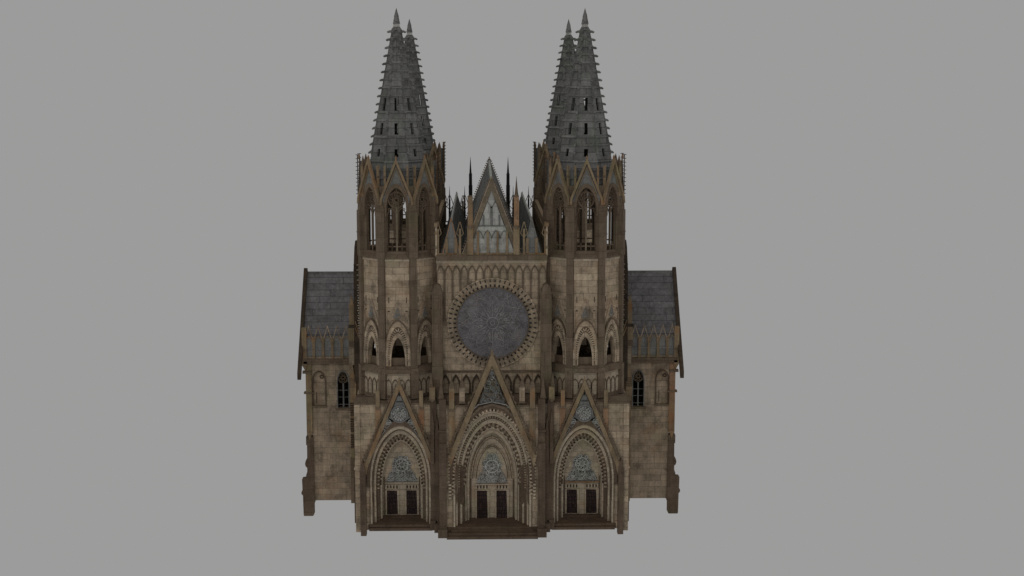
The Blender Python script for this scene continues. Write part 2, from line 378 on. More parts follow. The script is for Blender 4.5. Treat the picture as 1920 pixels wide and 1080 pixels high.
# ---- portals
def portal(cx, yf, central):
    s = 1.0 if central else .8
    ao = 6.35 if central else 4.95                      # outer half width
    zo = 21.3 if central else 18.2                      # apex of the outer moulding
    zsp = 10.2 if central else 9.3
    dep = 4.6 if central else 4.2
    yb = yf+dep; fz = 1.7
    x0, x1 = (-7.3, 7.3) if central else ((-7.0, 5.3) if cx < 0 else (-5.3, 7.0))
    M = Matrix.Translation((cx, 0, 0)); O = (cx, yf, 0)
    wl = MB(M)
    P = rarch(ao, zsp, zo, fz, 14)
    wall_arch(wl, x0, x1, fz, 21.5, P, yf, yf+1.2, LIGHT)
    wl.box(x0, x1, yf+.1, yf+1.2, .3 if central else .8, fz-.05, STEP)
    # back wall with tympanum behind the orders, coloured paler to offset recess shade
    wl.box(-ao, ao, yb, yb+.6, fz, zo, LITE)
    wl.yprism([(yf-.25, 21.5), (yf-.25, 21.75), (7.6 if central else 6.6, 22.75 if central else 22.35), (7.6 if central else 6.6, 21.5)], x0, x1, BROWN)
    W = wl.build('portal', cath, O)
    # orders: each one deeper and narrower, pale rows brightened against the recess shade
    ai = 3.75 if central else 3.15
    # each row: share of the splay, material, bead step, bead depth, bead material
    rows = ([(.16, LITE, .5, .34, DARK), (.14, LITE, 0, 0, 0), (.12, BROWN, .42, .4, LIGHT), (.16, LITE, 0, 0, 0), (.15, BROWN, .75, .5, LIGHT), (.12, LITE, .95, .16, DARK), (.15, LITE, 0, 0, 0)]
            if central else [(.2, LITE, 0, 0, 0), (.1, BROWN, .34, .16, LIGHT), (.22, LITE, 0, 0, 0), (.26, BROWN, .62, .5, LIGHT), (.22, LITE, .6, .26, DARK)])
    od = MB(M); f0 = 0; drop = 4.9 if central else 3.4
    for i, (sh, mm, stp, bd, bm) in enumerate(rows):
        f1 = f0+sh; a0 = ao+(ai-ao)*f0; a1 = ao+(ai-ao)*min(f1, 1)
        za0 = zo-drop*f0; za1 = zo-drop*f1; zs0 = zsp-2*f0; zs1 = zsp-2*f1
        y = yf-.1+dep*f0*.85+(.22 if mm == BROWN else 0)
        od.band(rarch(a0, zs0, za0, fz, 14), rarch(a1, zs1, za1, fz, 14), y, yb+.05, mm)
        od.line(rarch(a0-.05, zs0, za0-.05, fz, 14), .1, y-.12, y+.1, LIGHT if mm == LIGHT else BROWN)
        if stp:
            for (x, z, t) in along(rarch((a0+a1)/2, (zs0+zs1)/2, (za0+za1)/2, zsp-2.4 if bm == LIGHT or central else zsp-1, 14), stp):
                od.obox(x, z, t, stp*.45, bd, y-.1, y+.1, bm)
        f0 = f1
    od.build('archivolt', W, O)
    for sx in (-1, 1):                     # plain splayed wall below the canopies, its colour lifted against recess shade
        sw = MB(M); zt = 9.4 if central else 8.6
        sw.zprism([(sx*(ao-.22), yf+.12), (sx*(ai+.45), yb-.7), (sx*(ai+.45), yb+.02), (sx*(ao-.05), yb+.02), (sx*(ao-.05), yf+.12)], fz+.02, zt, LITE)
        if not central: sw.zprism([(sx*(ai+1.0), yb-2.0), (sx*(ai+.2), yb-.8), (sx*(ai+.2), yb), (sx*(ai+1.1), yb)], fz+.02, zt+1.5, UMBER)
        else: sw.zprism([(sx*(ai+.75), yb-1.3), (sx*(ai+.3), yb-.75), (sx*(ai+.3), yb), (sx*(ai+.8), yb)], fz+.02, zt+.6, BROWN)
        sw.build('splayed_jamb', W, O)
    # outer dark hood moulding
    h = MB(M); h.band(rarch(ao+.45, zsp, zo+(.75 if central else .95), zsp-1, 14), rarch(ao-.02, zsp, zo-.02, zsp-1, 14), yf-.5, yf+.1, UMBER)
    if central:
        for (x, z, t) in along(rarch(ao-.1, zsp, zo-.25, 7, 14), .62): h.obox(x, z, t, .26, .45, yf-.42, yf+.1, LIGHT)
        for sx in (-1, 1):
            for i in range(12): h.box(sx*6.75-.22, sx*6.75+.22, yf-.35, yf+.1, 6.4+i*.55, 6.7+i*.55, LITE)
    h.build('hood_moulding', W, O)
    # jamb columns and hanging canopies
    for sx in (-1, 1):
        for (f, wdt, zt, zbm) in (((.15, .5, zsp+1.6, 5.4), (.52, .55, zsp+.9, 4.9)) if central else ((.1, .26, zsp+1.0, 5.0), (.42, .3, zsp+.2, 3.9))):
            j = MB(M); xx = sx*(ao+(ai-ao)*f-.1); yy = yf+dep*f*.8-.1
            j.prism([(xx-wdt*.45, zbm+.25), (xx, zbm), (xx+wdt*.6, zbm+.5), (xx+wdt*.75, zbm+1.3), (xx+wdt*.42, zbm+1.7), (xx+wdt*.5, zt-1.6), (xx+wdt*.95, zt-1.4), (xx+wdt*1.0, zt-.2), (xx, zt+.5), (xx-wdt*1.0, zt-.2), (xx-wdt*.8, zt-1.5), (xx-wdt*.42, zt-1.7), (xx-wdt*.55, zbm+1.8)], yy-.3, yy+.5, UMBER)
            j.build('jamb_canopy', W, O)
        j = MB(M); j.box(sx*ai-.1, sx*ai+.1, yb-.35, yb, fz, 8.6, LITE); j.box(sx*(ai-.3)-.07, sx*(ai-.3)+.07, yb-.3, yb, fz, 8.4, BROWN)
        j.build('jamb_column', W, O)
        # door
        d = MB(M); xc = sx*1.6; zd = 6.4 if central else 6.15; zb = 1.75 if central else 2.1
        d.box(xc-.86, xc+.86, yb-.1, yb+.05, zb, zd, DOOR)
        for q in (-.45, 0, .45): d.box(xc+q-.03, xc+q+.03, yb-.15, yb-.05, zb, zd, IRON_SHADE)
        for q in range(1, 6): zz = zb+q*(zd-zb)/6; d.box(xc-.84, xc+.84, yb-.14, yb-.06, zz-.04, zz+.04, IRON_SHADE)
        dd = d.build('door', W, O)
        fr = MB(M); fr.line([(xc-1.0, zb), (xc-1.0, zd+.1), (xc+1.0, zd+.1), (xc+1.0, zb)], .2, yb-.28, yb, LITE)
        for q in range(4): fr.box(xc-.85+q*.5, xc-.62+q*.5, yb-.16, yb, zd+.35, zd+.85, DARK)
        fr.box(xc-1.1, xc+1.1, yb-.1, yb, zd+.2, zd+1.0, LITE)
        fr.build('door_frame', W, O)
    lt = MB(M); zt = 7.5
    lt.box(-2.8, 2.8, yb-.3, yb, zt-.15, zt+.05, RUST if cx > 0 and not central else LITE)
    lt.build('lintel', W, O)
    # carved tympanum: a rose over a fan of little arches
    ty = MB(M); ty.mat = PALE; yy = yb-.26
    tz = 12.4 if central else 11.9
    ty.prism([(-2.6, 7.6), (2.6, 7.6), (2.1, 9.0), (1.45, 9.8), (1.45, 10.9), (.6, tz), (-.6, tz), (-1.45, 10.9), (-1.45, 9.8), (-2.1, 9.0)], yb-.1, yb, GREY)
    ty.ring(0, 10.5, .95, 1.12, yy-.05, yb); ty.ring(0, 10.5, 1.12, 1.2, yy+.1, yb, DARK); ty.ring(0, 10.5, .3, .42, yy, yb, None, 12)
    for i in range(8):
        a = i*math.pi/4+.2
        ty.ring(.66*math.cos(a), 10.5+.66*math.sin(a), .17, .27, yy, yb, None, 10); ty.disc(.66*math.cos(a), 10.5+.66*math.sin(a), .1, yy+.1, yb, DARK, 6)
        ty.ring(1.35*math.cos(a), 10.5+1.35*math.sin(a), .17, .3, yy, yb, None, 10)
    for i in range(9):
        a = R(18+i*18); ty.line([(.6*math.cos(a), 7.7+.4*math.sin(a)), (2.3*math.cos(a)*(1 if abs(i-4) > 1 else .9), 7.7+1.55*math.sin(a))], .1, yy, yb)
    for x in (-2.1, -1.5, -.9, -.3, .3, .9, 1.5, 2.1):
        ty.ring(x, 8.05, .13, .25, yy, yb, None, 10); ty.disc(x+.3, 8.1, .09, yy+.1, yb, DARK, 6); ty.disc(x*.8, 9.15, .09, yy+.1, yb, DARK, 6)
        ty.line(arch(.26, 8.3, 8.9, None, 4, x*.85), .08, yy, yb)
    if central:
        for x in (-.6, 0, .6): ty.line(arch(.26, 11.8, 12.7, 11.2, 4, x), .1, yy, yb)
    filigree(ty, [(-2.45, 7.7), (2.45, 7.7), (1.3, 9.7), (1.4, 11), (.5, tz-.1), (-.5, tz-.1), (-1.4, 11), (-1.3, 9.7)], 55, yy-.06, yb, [GREY, BLUE, GREY, PALE], .12, .34, .07, int(cx)+3)
    ty.build('tympanum', W, O)
    if central:
        ar = MB(M)
        for rr_, zz in ((2.7, 14.0), (3.3, 15.4)):
            ar.line(rarch(rr_, 8.5, zz, None, 12), .16, yb-.3, yb, LIGHT)
            ar.line(rarch(rr_-.16, 8.5, zz-.16, None, 12), .1, yb-.22, yb, BROWN)
        ar.build('inner_moulding', W, O)
    # gable over the portal
    g_ = MB(M); zg = 30.3 if central else 25.6; sl = 2.45; zf = 13.2 if central else 11.6; yg = yf-.75
    hw = (zg-zf)/sl
    wd = .8 if central else .62
    hx, hz = wd/2, wd*1.25
    g_.line([(-hw+hx, zf), (0, zg-hz), (hw-hx, zf)], wd, yg, yg+.6, OCHRE)
    for sx in (-1, 1):
        g_.prism([(sx*(hw+.12), zf+.5), (sx*(hw-wd-.15), zf+.5), (sx*(hw-wd*.45), zf-1.6)], yg+.03, yg+.57, OCHRE)
        g_.line([(sx*(hw+.0), zf+1.2), (sx*.5, zg-.9)], .12, yg+.2, yg+.45, BROWN)
        for (x, z, t) in along([(sx*(hw+.05), zf+1.2), (sx*.35, zg-.6)], .9): g_.obox(x+sx*.1, z, t, .4, .22, yg+.15, yg+.45, BROWN)
        g_.line([(sx*(hw-wd-.1), zf+1.2), (sx*.0, zg-hz*2.2)], .14, yg+.1, yg+.5, BROWN)
    g_.lathe(0, yg+.3, [(.3, zg-.9), (.34, zg-.2), (.03, zg+.5)], 4, OCHRE)
    g_.build('portal_gable', W, O)
    tr = MB(M)
    if central:
        tr.prism([(-2.0, 22.2), (2.0, 22.2), (.15, 27.4), (-.15, 27.4)], yg+.3, yg+.5, BLUE); tr.mat = SLATE
        for i in range(7):
            a = R(15+i*25); tr.line([(0, 22.3), (1.9*math.cos(a)*.9, 22.3+2.0*math.sin(a))], .1, yg+.16, yg+.3, DARK if i % 2 else BLUE)
        for (x, z, r_) in ((0, 24.6, .7), (0, 26.2, .3)): tr.ring(x, z, r_-.13, r_, yg+.14, yg+.3, PALE if z > 25 else DARK, 16)
        for x in (-.9, .9): tr.box(x-.12, x+.12, yg+.1, yg+.3, 24.9, 25.2, IRON_SHADE)
        filigree(tr, [(-1.9, 22.3), (1.9, 22.3), (.1, 27.2), (-.1, 27.2)], 60, yg+.1, yg+.3, [SLATE, GREY, BLUE, WALNUT, DARK], .12, .45, .08, 5)
        tr.line([(-3.8, 20.4), (-2.2, 21.9), (0, 22.35), (2.2, 21.9), (3.8, 20.4)], .14, yg+.1, yg+.4, GREY)
        tr.line([(-3.4, 19.9), (-2.0, 21.3), (0, 21.9), (2.0, 21.3), (3.4, 19.9)], .4, yg+.15, yg+.45, BROWN)
    else:
        zc = 20.05
        tr.prism([(-1.9, 18.9), (0, 18.6), (1.9, 18.9), (.2, 23.1), (-.2, 23.1)], yg+.3, yg+.5, BLUE)
        tr.ring(0, zc, 1.2, 1.42, yg+.08, yg+.4, BLUE, 28); tr.disc(0, zc, 1.2, yg+.2, yg+.3, ROSE)
        for rr_, cnt, o_ in ((.95, 14, 0), (.62, 10, .2), (.3, 6, 0)):
            for i in range(cnt):
                a = 2*math.pi*i/cnt+o_; tr.ring(rr_*math.cos(a), zc+rr_*math.sin(a), .06, .14, yg+.1, yg+.2, PALE, 8)
        filigree(tr, [(x_*1.1, 20.05+z_*1.1) for x_, z_ in [(math.cos(i*.6), math.sin(i*.6)) for i in range(10)]], 30, yg+.06, yg+.2, [PALE, SLATE, GREY, IRON_SHADE], .08, .3, .06, int(cx))
        tr.box(-.5, .5, yg+.2, yg+.32, 22.0, 22.12, IRON_SHADE); tr.box(-.12, .12, yg+.2, yg+.32, 23.0, 23.6, IRON_SHADE)  # near-black bars paint the shade of narrow slits
        tr.box(.75, .95, yg+.2, yg+.32, 21.9, 22.1, IRON_SHADE)
        for sx in (-1, 1):
            tr.prism([(sx*.9, 18.9), (sx*2.0, 19.6), (sx*2.9, 17.4), (sx*3.5, 16.0), (sx*2.2, 18.0)], yg+.3, yg+.5, GREY)
            tr.ring(sx*1.75, 18.75, .3, .42, yg+.15, yg+.4, GREY, 14); tr.ring(sx*2.35, 17.75, .2, .3, yg+.15, yg+.4, GREY, 10)
            tr.line([(sx*1.2, 18.75), (sx*2.0, 17.8), (sx*3.2, 16.2)], .12, yg+.15, yg+.4, BLUE)
    tr.build('gable_tracery', W, O)
    # free columns that rise over the ledge
    if central:
        cols = [(-6.4, .8, 24.6, .95), (-4.75, .85, 24.7, .6), (6.4, .8, 24.6, .95), (4.75, .85, 24.7, .6)]
    else: cols = [(-3.45, .62, 23.8, .85), (3.45, .62, 23.8, .85)]
    for (x, wd, zt, wl_) in cols:
        c = MB(M)
        zl = 22.4 if central and abs(x) < 5 else 21.2
        c.box(x-wd/2, x+wd/2, yf-.5, yf+.1, zl, zt, OCHRE if zl < 22 else WING); c.box(x-wd*.62, x+wd*.62, yf-.6, yf+.1, zl-.3, zl, BROWN)
        if wl_ > .7: c.box(x-wl_*.5, x+wl_*.5, yf-.3, yf+.05, 13.2 if central else 16, 20.9, OCHRE if abs(x) > 6 or central else RUST)
        if central: c.lathe(x, yf-.2, [(wd*.72, zt), (wd*.6, zt+.5), (.14, zt+1.2), (.05, zt+2.5)], 4, BROWN, math.pi/4)
        c.build('ledge_column', W, O)
    # steps
    st = MB(M)
    if central:
        for i, (y, z, xw) in enumerate(((yf-1.2, .45, 7.3), (yf-.85, .9, 7.3), (yf-.3, 1.3, 6.6), (yf+.3, 1.73, 6.3))):
            st.box(-xw, xw, y, yb+.02*i, 0 if i == 0 else z-.45, z, STEP)
        st.prism([(-4.6, 1.6), (4.6, 1.6), (4.2, 1.8), (-4.2, 1.8)], yf+2.2, yb, STEP)
    else:
        for i, (y, z, xw) in enumerate(((yf-.5, 1.25, 5.1), (yf-.3, 1.73, 5.1), (yf+2.2, 1.82, 4.2), (yf+3.2, 1.95, 3.3))):
            st.box(-xw, xw, y, yb+.02*i, .75 if i == 0 else z-.4, z, STEP)
    st.build('steps', W, O)
    return W
portal(0, 3.4, True)
portal(-14.75, 5.0, False)
portal(14.75, 5.0, False)

# ---- piers between and beside the portals
for sx in (-1, 1):
    p = MB(); p.mat = UMBER
    def b(x0, x1, y0, y1, z0, z1, m=None): p.box(min(sx*x0, sx*x1), max(sx*x0, sx*x1), y0, y1, z0, z1, m)
    b(7.28, 8.45, 2.7, 7, .35, 15.6); b(7.32, 8.4, 3.0, 7, 15.6, 22.7); b(7.27, 8.5, 2.6, 7, 17.5, 17.75)
    b(7.2, 8.7, 2.3, 7, .2, 1.6); b(8.3, 9.3, 3.2, 7, .8, 2.2)
    b(8.9, 9.85, 4.2, 7, 1.0, 22.3); b(8.9, 10.0, 3.9, 7, 1.0, 2.6)
    b(8.4, 8.95, 4.9, 7, 1, 18, None); b(8.4, 8.95, 4.95, 7, 18, 21.5, LITE)
    p.prism([(sx*8.42, 2), (sx*9.1, 2), (sx*9.1, 16.6), (sx*8.78, 19.9), (sx*8.45, 16.6)], 3.9, 4.6)
    p.prism([(sx*9.25, 12), (sx*9.75, 12), (sx*9.75, 18.5), (sx*9.5, 20.8), (sx*9.25, 18.5)], 3.7, 4.2)
    b(9.05, 9.95, 4.0, 5.0, 22.3, 24.4, OCHRE); p.prism([(sx*9.0, 22.5), (sx*9.5, 22.0), (sx*10, 22.5)], 3.95, 4.6, BROWN)
    p.lathe(sx*9.7, 5.0, [(.5, 24.4), (.4, 24.7), (.05, 26.6)], 4, BROWN, math.pi/4)
    p.lathe(sx*8.1, 4.0, [(.7, 22.7), (.55, 23.2), (.08, 26.0)], 4, BROWN, math.pi/4)
    p.build('pier', cath, (sx*8.5, 5, 0))
    q = MB(); q.mat = UMBER
    def c(x0, x1, y0, y1, z0, z1, m=None): q.box(min(sx*x0, sx*x1), max(sx*x0, sx*x1), y0, y1, z0, z1, m)
    q.prism([(sx*20.25, .1), (sx*21.15, .1), (sx*21.2, 10.9), (sx*20.72, 12.7), (sx*20.25, 10.9)], 4.0, 5.2)
    c(21.1, 21.98, 4.75, 9, .5, 21.5, LIGHT); c(20.0, 21.1, 4.9, 9, .8, 2.0, LIGHT)
    c(21.9, 22.4, 7.4, 9, 1.2, 9.0); c(21.9, 22.25, 7, 9, 9.0, 11.5, OCHRE)
    c(21.4, 22.15, 4.7, 9, 10.9, 11.1, LITE)
    for i in range(13): c(21.98, 22.28, 7.2, 9, 11.8+i*.42+(.25 if i > 4 else 0)+(.25 if i > 8 else 0), 12.02+i*.42+(.25 if i > 4 else 0)+(.25 if i > 8 else 0), DARK)
    q.build('corner_pier', cath, (sx*21.3, 6, 0))
# ---- the block of lower walls behind the portals
lw = MB(); lw.mat = LIGHT
lw.box(-21.9, 21.9, 9.9, 56.1, .3, 22.2)
lw.box(-21.9, 21.9, 6.65, 9.9, 20.9, 22.17, BROWN)
for sx in (-1, 1):
    lw.box(min(sx*21.0, sx*21.88), max(sx*21.0, sx*21.88), 6.2, 9.85, .6, 21.0)
    lw.yprism([(4.75, 21.5), (4.75, 21.75), (6.6, 22.35), (6.6, 21.5)], min(sx*21.76, sx*22), max(sx*21.76, sx*22), BROWN)
lw.build('lower_wall', cath, (0, 33, 0))
nw = MB(); nw.mat = BROWN
nw.box(-8.7, 8.7, 8.6, 57.4, 22.2, 45)
for sx in (-1, 1):
    nw.box(min(sx*8.7, sx*20.5), max(sx*8.7, sx*20.5), 19, 47, 22.2, 25)
nw.build('nave_wall', cath, (0, 33, 0))
for sx in (-1, 1):                                   # parapets that run back over the nave
    pr = MB(); pr.mat = LITE
    a, b_ = sorted((sx*8.6, sx*8.95))
    pr.box(a+.06, b_-.06, 7.0, 55.2, 45, 50.0, LITE)  # face coloured paler to make up for shade between the roofs
    pr.box(a-.12, b_+.1, 6.6, 55.4, 49.8, 50.35, OCHRE); pr.box(a-.08, b_+.05, 6.8, 55.2, 48.7, 48.95, OCHRE); pr.box(a-.06, b_+.05, 6.9, 55.2, 46.3, 46.6, WALNUT)
    for i in range(13): pr.box(a-.02, b_, 7.2+i*3.9, 8.0+i*3.9, 45.01, 49.9, OCHRE)
    for i in range(12): pr.box(a+.02, b_-.02, 8.6+i*3.9, 10.4+i*3.9, 46.65, 48.5, IRON_SHADE)
    pr.build('parapet', cath, (sx*8.8, 31, 45))

# ---- rose window front
rw = MB(); rw.mat = LIGHT
rw.box(-8.75, 8.75, 7.5, 8.6, 22.2, 44.4)
rw.box(-8.8, 8.8, 7.2, 8.6, 43.9, 44.4, LITE)
rw.yprism([(6.7, 44.4), (6.7, 45.1), (7.0, 45.3), (8.6, 45.3), (8.6, 44.4)], -8.8, 8.8, BROWN)
rw.box(-8.75, 8.75, 7.25, 7.5, 26.2, 26.5, BROWN)
RWL = rw.build('rose_wall', cath, (0, 8, 22))
ac = MB(); ac.mat = BROWN; RC = (.15, 34.25)
for i in range(14):
    xc = -8.12+i*1.25
    ac.line(arch(.55, 42.1, 43.5, None, 5, xc), .16, 7.28, 7.5)
for i in range(1, 14):
    x = -8.75+i*1.25; dx = abs(x-RC[0]); zb = max(RC[1]+math.sqrt(max(7.3**2-dx**2, 0)), 34.6)
    ac.box(x-.15, x+.15, 7.3, 7.5, zb, 42.2)
for x in (-8.67, 8.67): ac.box(x-.07, x+.07, 7.3, 7.5, 40.9, 42.2)
ac.build('blind_arcade', RWL, (0, 7.4, 22))
bl = MB(); bl.mat = DARK
for i in range(10):
    xc = -7.45+i*1.655
    bl.line(arch(.62, 24.1, 25.7, 22.6, 5, xc), .26, 7.2, 7.5)
bl.box(-8.3, 8.3, 7.0, 7.5, 22.3, 22.75)
bl.build('blind_arcade', RWL, (0, 7.4, 22))
ro = MB(); n = 96
ro.ring(*RC, 5.72, 7.25, 7.25, 7.55, WING, n); ro.ring(*RC, 5.72, 5.86, 7.05, 7.3, BROWN, n)
ro.ring(*RC, 7.1, 7.25, 7.18, 7.5, WING, n); ro.ring(*RC, 6.3, 6.4, 7.2, 7.5, WING, n)
for i in range(54):
    a = 2*math.pi*i/54
    ro.obox(RC[0]+6.82*math.cos(a), RC[1]+6.82*math.sin(a), a, .42, .17, 7.16, 7.4, IRON_SHADE)
    ro.obox(RC[0]+6.05*math.cos(a), RC[1]+6.05*math.sin(a), a, .4, .24, 7.14, 7.4, IRON_SHADE)
    ro.obox(RC[0]+7.2*math.cos(a+.058), RC[1]+7.2*math.sin(a+.058), a, .2, .4, 7.12, 7.3, LIGHT)
RO = ro.build('rose_window', RWL, (RC[0], 7.4, RC[1]))
gl = MB(); gl.disc(*RC, 5.75, 7.4, 7.5, ROSE, n); gl.build('rose_glass', cath, (RC[0], 7.4, RC[1]))
tr = MB(); tr.mat = GREY2
for i in range(12):
    a = 2*math.pi*i/12; ca, sa = math.cos(a), math.sin(a); a2 = a+math.pi/12
    P = lambda r, t: (RC[0]+r*math.cos(a+t), RC[1]+r*math.sin(a+t))
    tr.line([P(1.0, 0), P(3.7, 0)], .1, 7.26, 7.4); tr.line([P(3.7, -.26), P(4.3, -.1), P(4.6, 0), P(4.3, .1), P(3.7, .26)], .1, 7.26, 7.4)
    tr.line([P(1.4, -.26), P(2.6, -.2), P(3.4, 0), P(2.6, .2), P(1.4, .26)], .09, 7.28, 7.4)
    tr.ring(RC[0]+4.85*math.cos(a2), RC[1]+4.85*math.sin(a2), .48, .56, 7.3, 7.4, ROSE, 16)
    tr.ring(RC[0]+2.1*math.cos(a2), RC[1]+2.1*math.sin(a2), .2, .3, 7.27, 7.4, None, 12)
    tr.line([P(4.6, 0), P(5.7, -.07)], .1, 7.26, 7.4); tr.line([P(4.6, 0), P(5.7, .07)], .1, 7.26, 7.4)
filigree(tr, [(RC[0]+5.4*math.cos(i*.5), RC[1]+5.4*math.sin(i*.5)) for i in range(12)], 110, 7.24, 7.4, [GREY2, GREY2, ROSE, SLATE], .2, .8, .07, 4)
tr.ring(*RC, .85, 1.0, 7.25, 7.4, None, 24); tr.ring(*RC, .3, .42, 7.25, 7.4, None, 14)
tr.build('rose_tracery', cath, (RC[0], 7.4, RC[1]))
for sx in (-1, 1):                                     # buttress between rose wall and tower
    b2 = MB(); b2.mat = BROWN
    x0, x1 = sorted((sx*7.85, sx*9.5)); xm = (x0+x1)/2
    b2.prism([(x0, 21.5), (x1, 21.5), (x1, 39.4), (xm+.45, 40.5), (xm, 40.8), (xm-.45, 40.5), (x0, 39.4)], 5.6, 7.9)
    b2.box(x0-.05, x1+.05, 5.5, 7.9, 21.5, 27.5); b2.box(x0+.3, x1-.3, 5.5, 5.7, 27.5, 38.5)
    b2.build('buttress', cath, (xm, 7, 21.5))

# ---- the gallery and gables above the rose, front; turned half round for the back
def gallery():
    G = MB(); Y = 7.3
    G.box(-8.75, 8.75, Y-.1, Y+.2, 45.3, 45.5, OCHRE)
    gal = G.build('gallery', cath, (0, Y, 45.3))
    mg = MB()
    mg.line([(-4.28, 45.3), (0, 56.5), (4.28, 45.3)], .74, Y, Y+.7, WALNUT)
    mg.line([(-4.6, 45.5), (0, 57.6), (4.6, 45.5)], .13, Y-.06, Y+.5, WING)
    for sx in (-1, 1):
        for (x, z, t) in along([(sx*4.6, 46), (sx*.3, 57.2)], .45): mg.obox(x+sx*.08, z, t, .2, .22, Y-.1, Y+.3, BROWN)
    mg.prism([(-3.7, 45.3), (3.7, 45.3), (2.1, 49.9), (-2.1, 49.9)], Y+.3, Y+.5, PALE)
    mg.prism([(-2.0, 49.9), (2.0, 49.9), (0, 55.5)], Y+.25, Y+.45, PALE)
    mg.box(-2.1, 2.1, Y+.1, Y+.4, 49.75, 49.95, BLUE)
    for x in (-1.25, 0, 1.25): mg.box(x-(.2 if x == 0 else .12), x+(.2 if x == 0 else .12), Y+.1, Y+.3, 49.9, 52.9 if x == 0 else 51.6, BLUE)
    mg.line([(0, 52.7), (-.7, 53.9)], .16, Y+.1, Y+.3, BLUE); mg.line([(0, 52.7), (.7, 53.9)], .16, Y+.1, Y+.3, BLUE)
    for i in range(4): mg.line(arch(.62, 47.8, 49.1, None, 5, -2.0+i*1.35), .12, Y+.22, Y+.35, BLUE)
    mg.build('main_gable', gal, (0, Y, 45.3))
    for sx in (-1, 1):
        sg = MB(); xc = sx*6.4
        sg.prism([(xc-1.3, 45.4), (xc+1.3, 45.4), (xc, 50.8)], Y+.1, Y+.5, BLUE)
        sg.line([(xc-1.35, 45.4), (xc, 51.1), (xc+1.35, 45.4)], .2, Y, Y+.5, RUST if sx < 0 else BLUE)
        for x in (xc-.72, xc+.72): sg.box(x-.22, x+.22, Y-.1, Y+.3, 45.4, 47.9, OCHRE)
        sg.build('small_gable', gal, (xc, Y, 45.3))
        pk = MB(); x = sx*3.66+.29
        pk.box(x-.48, x+.48, Y-.45, Y+.45, 45.3, 49.6, OCHRE); pk.box(x-.4, x+.4, Y-.4, Y+.4, 49.6, 54.5, RUST if sx > 0 else OCHRE)
        pk.lathe(x, Y, [(.5, 54.5), (.32, 54.9), (.18, 56), (.02, 57.7)] if sx > 0 else [(.5, 54.5), (.3, 54.7)], 6, BROWN)
        pk.lathe(x, Y, [(.6, 49.4), (.6, 49.9)], 8, BROWN)
        pk.build('tall_pinnacle', gal, (x, Y, 45.3))
    for x in (-2.15, -.6, .95, 2.45, -8.5, -5.0, 5.15, 8.55):
        po = MB(); po.box(x-.17, x+.17, Y-.2, Y+.2, 45.3, 49.0 if abs(x) < 3 else 49.4, OCHRE)
        if abs(x) > 3:
            for sx in (-1, 1):
                if -8.7 < x+sx*.7 < 8.7: po.line([(x, 48.0), (x+sx*.55, 48.7), (x+sx*.3, 49.5), (x+sx*.05, 50.5)], .13, Y-.15, Y+.1, OCHRE)
        po.build('gallery_post', gal, (x, Y, 45.3))
    return gal
g0 = gallery()
g1 = g0.copy(); COL.objects.link(g1); g1.location = (0, 33-7.3, 45.3); g1.rotation_euler = (0, 0, math.pi)
for ch in list(g0.children):
    if ch.name.startswith('tall'): continue
    q = ch.copy(); COL.objects.link(q); q.parent = g1
for x, w_, z1, z2 in ((-3.65, .62, 54.4, 57.8), (3.65, .62, 54.4, 57.8), (-7.75, .34, 49.4, 52.1), (-4.8, .34, 49.4, 52.1), (4.65, .34, 49.4, 52.1), (7.65, .34, 49.4, 52.1)):
    p = MB(); h = w_/2; m_ = IRON_SHADE  # near-black colour stands in for shade at the back
    p.lathe(x, 60, [(h*1.3, 42), (h*1.3, z1-2), (h*1.1, z1-2), (h*1.05, z1), (h*1.2, z1), (h*.75, z1+.4), (.02, z2+.1)], 8, m_)
    if w_ < .5:
        for sx in (-1, 1): p.line([(x, 47.6), (x+sx*.75, 48.4), (x+sx*.55, 49.2), (x+sx*.1, 50.4)], .12, 59.9, 60.1, BROWN)
    p.build('rear_pinnacle', cath, (x, 60, 42))

# ---- roofs
def roof(name, xc, half, z0, z1, ya, yb_, step, cap=PALE):
    r = MB(); n = max(3, int((z1-z0)/step))
    for sx in (-1, 1):
        for i in range(n):
            za = z0+(z1-z0)*i/n; zb = z0+(z1-z0)*(i+1)/n
            xa = half*(1-i/n)+.05; xb = half*(1-(i+1)/n)
            r.prism([(xc+sx*xa, za), (xc+sx*(xb+.08), zb), (xc+sx*max(xb-.35, 0), zb), (xc+sx*max(xa-.5, 0), za)], ya, yb_, SLATE)
    r.prism([(xc-half+.3, z0), (xc+half-.3, z0), (xc, z1-.5)], ya+.1, ya+.4, SLATE); r.prism([(xc-half+.3, z0), (xc+half-.3, z0), (xc, z1-.5)], yb_-.4, yb_-.1, SLATE)
    r.prism([(xc-.22, z1-.25), (xc+.22, z1-.25), (xc+.12, z1+.15), (xc-.12, z1+.15)], ya, yb_+.1, cap)
    for yy_ in (ya, yb_-.4): r.prism([(xc-.32, z1-.1), (xc+.32, z1-.1), (xc+.3, z1+.3), (xc+.12, z1+.35), (xc+.1, z1+.75), (xc-.1, z1+.75), (xc-.12, z1+.35), (xc-.3, z1+.3)], yy_-.05 if yy_ > 30 else yy_-.02, yy_+.4, SLATE) if half > 4 and yy_ > 30 else None
    return r.build(name, cath, (xc, (ya+yb_)/2, z0))
roof('nave_roof', 0, 4.7, 45.0, 57.2, 8.0, 59.2, .62)
roof('side_roof', -6.35, 1.75, 45.2, 50.9, 7.9, 59.4, .8); roof('side_roof', 6.35, 1.75, 45.2, 50.9, 7.9, 59.4, .8)

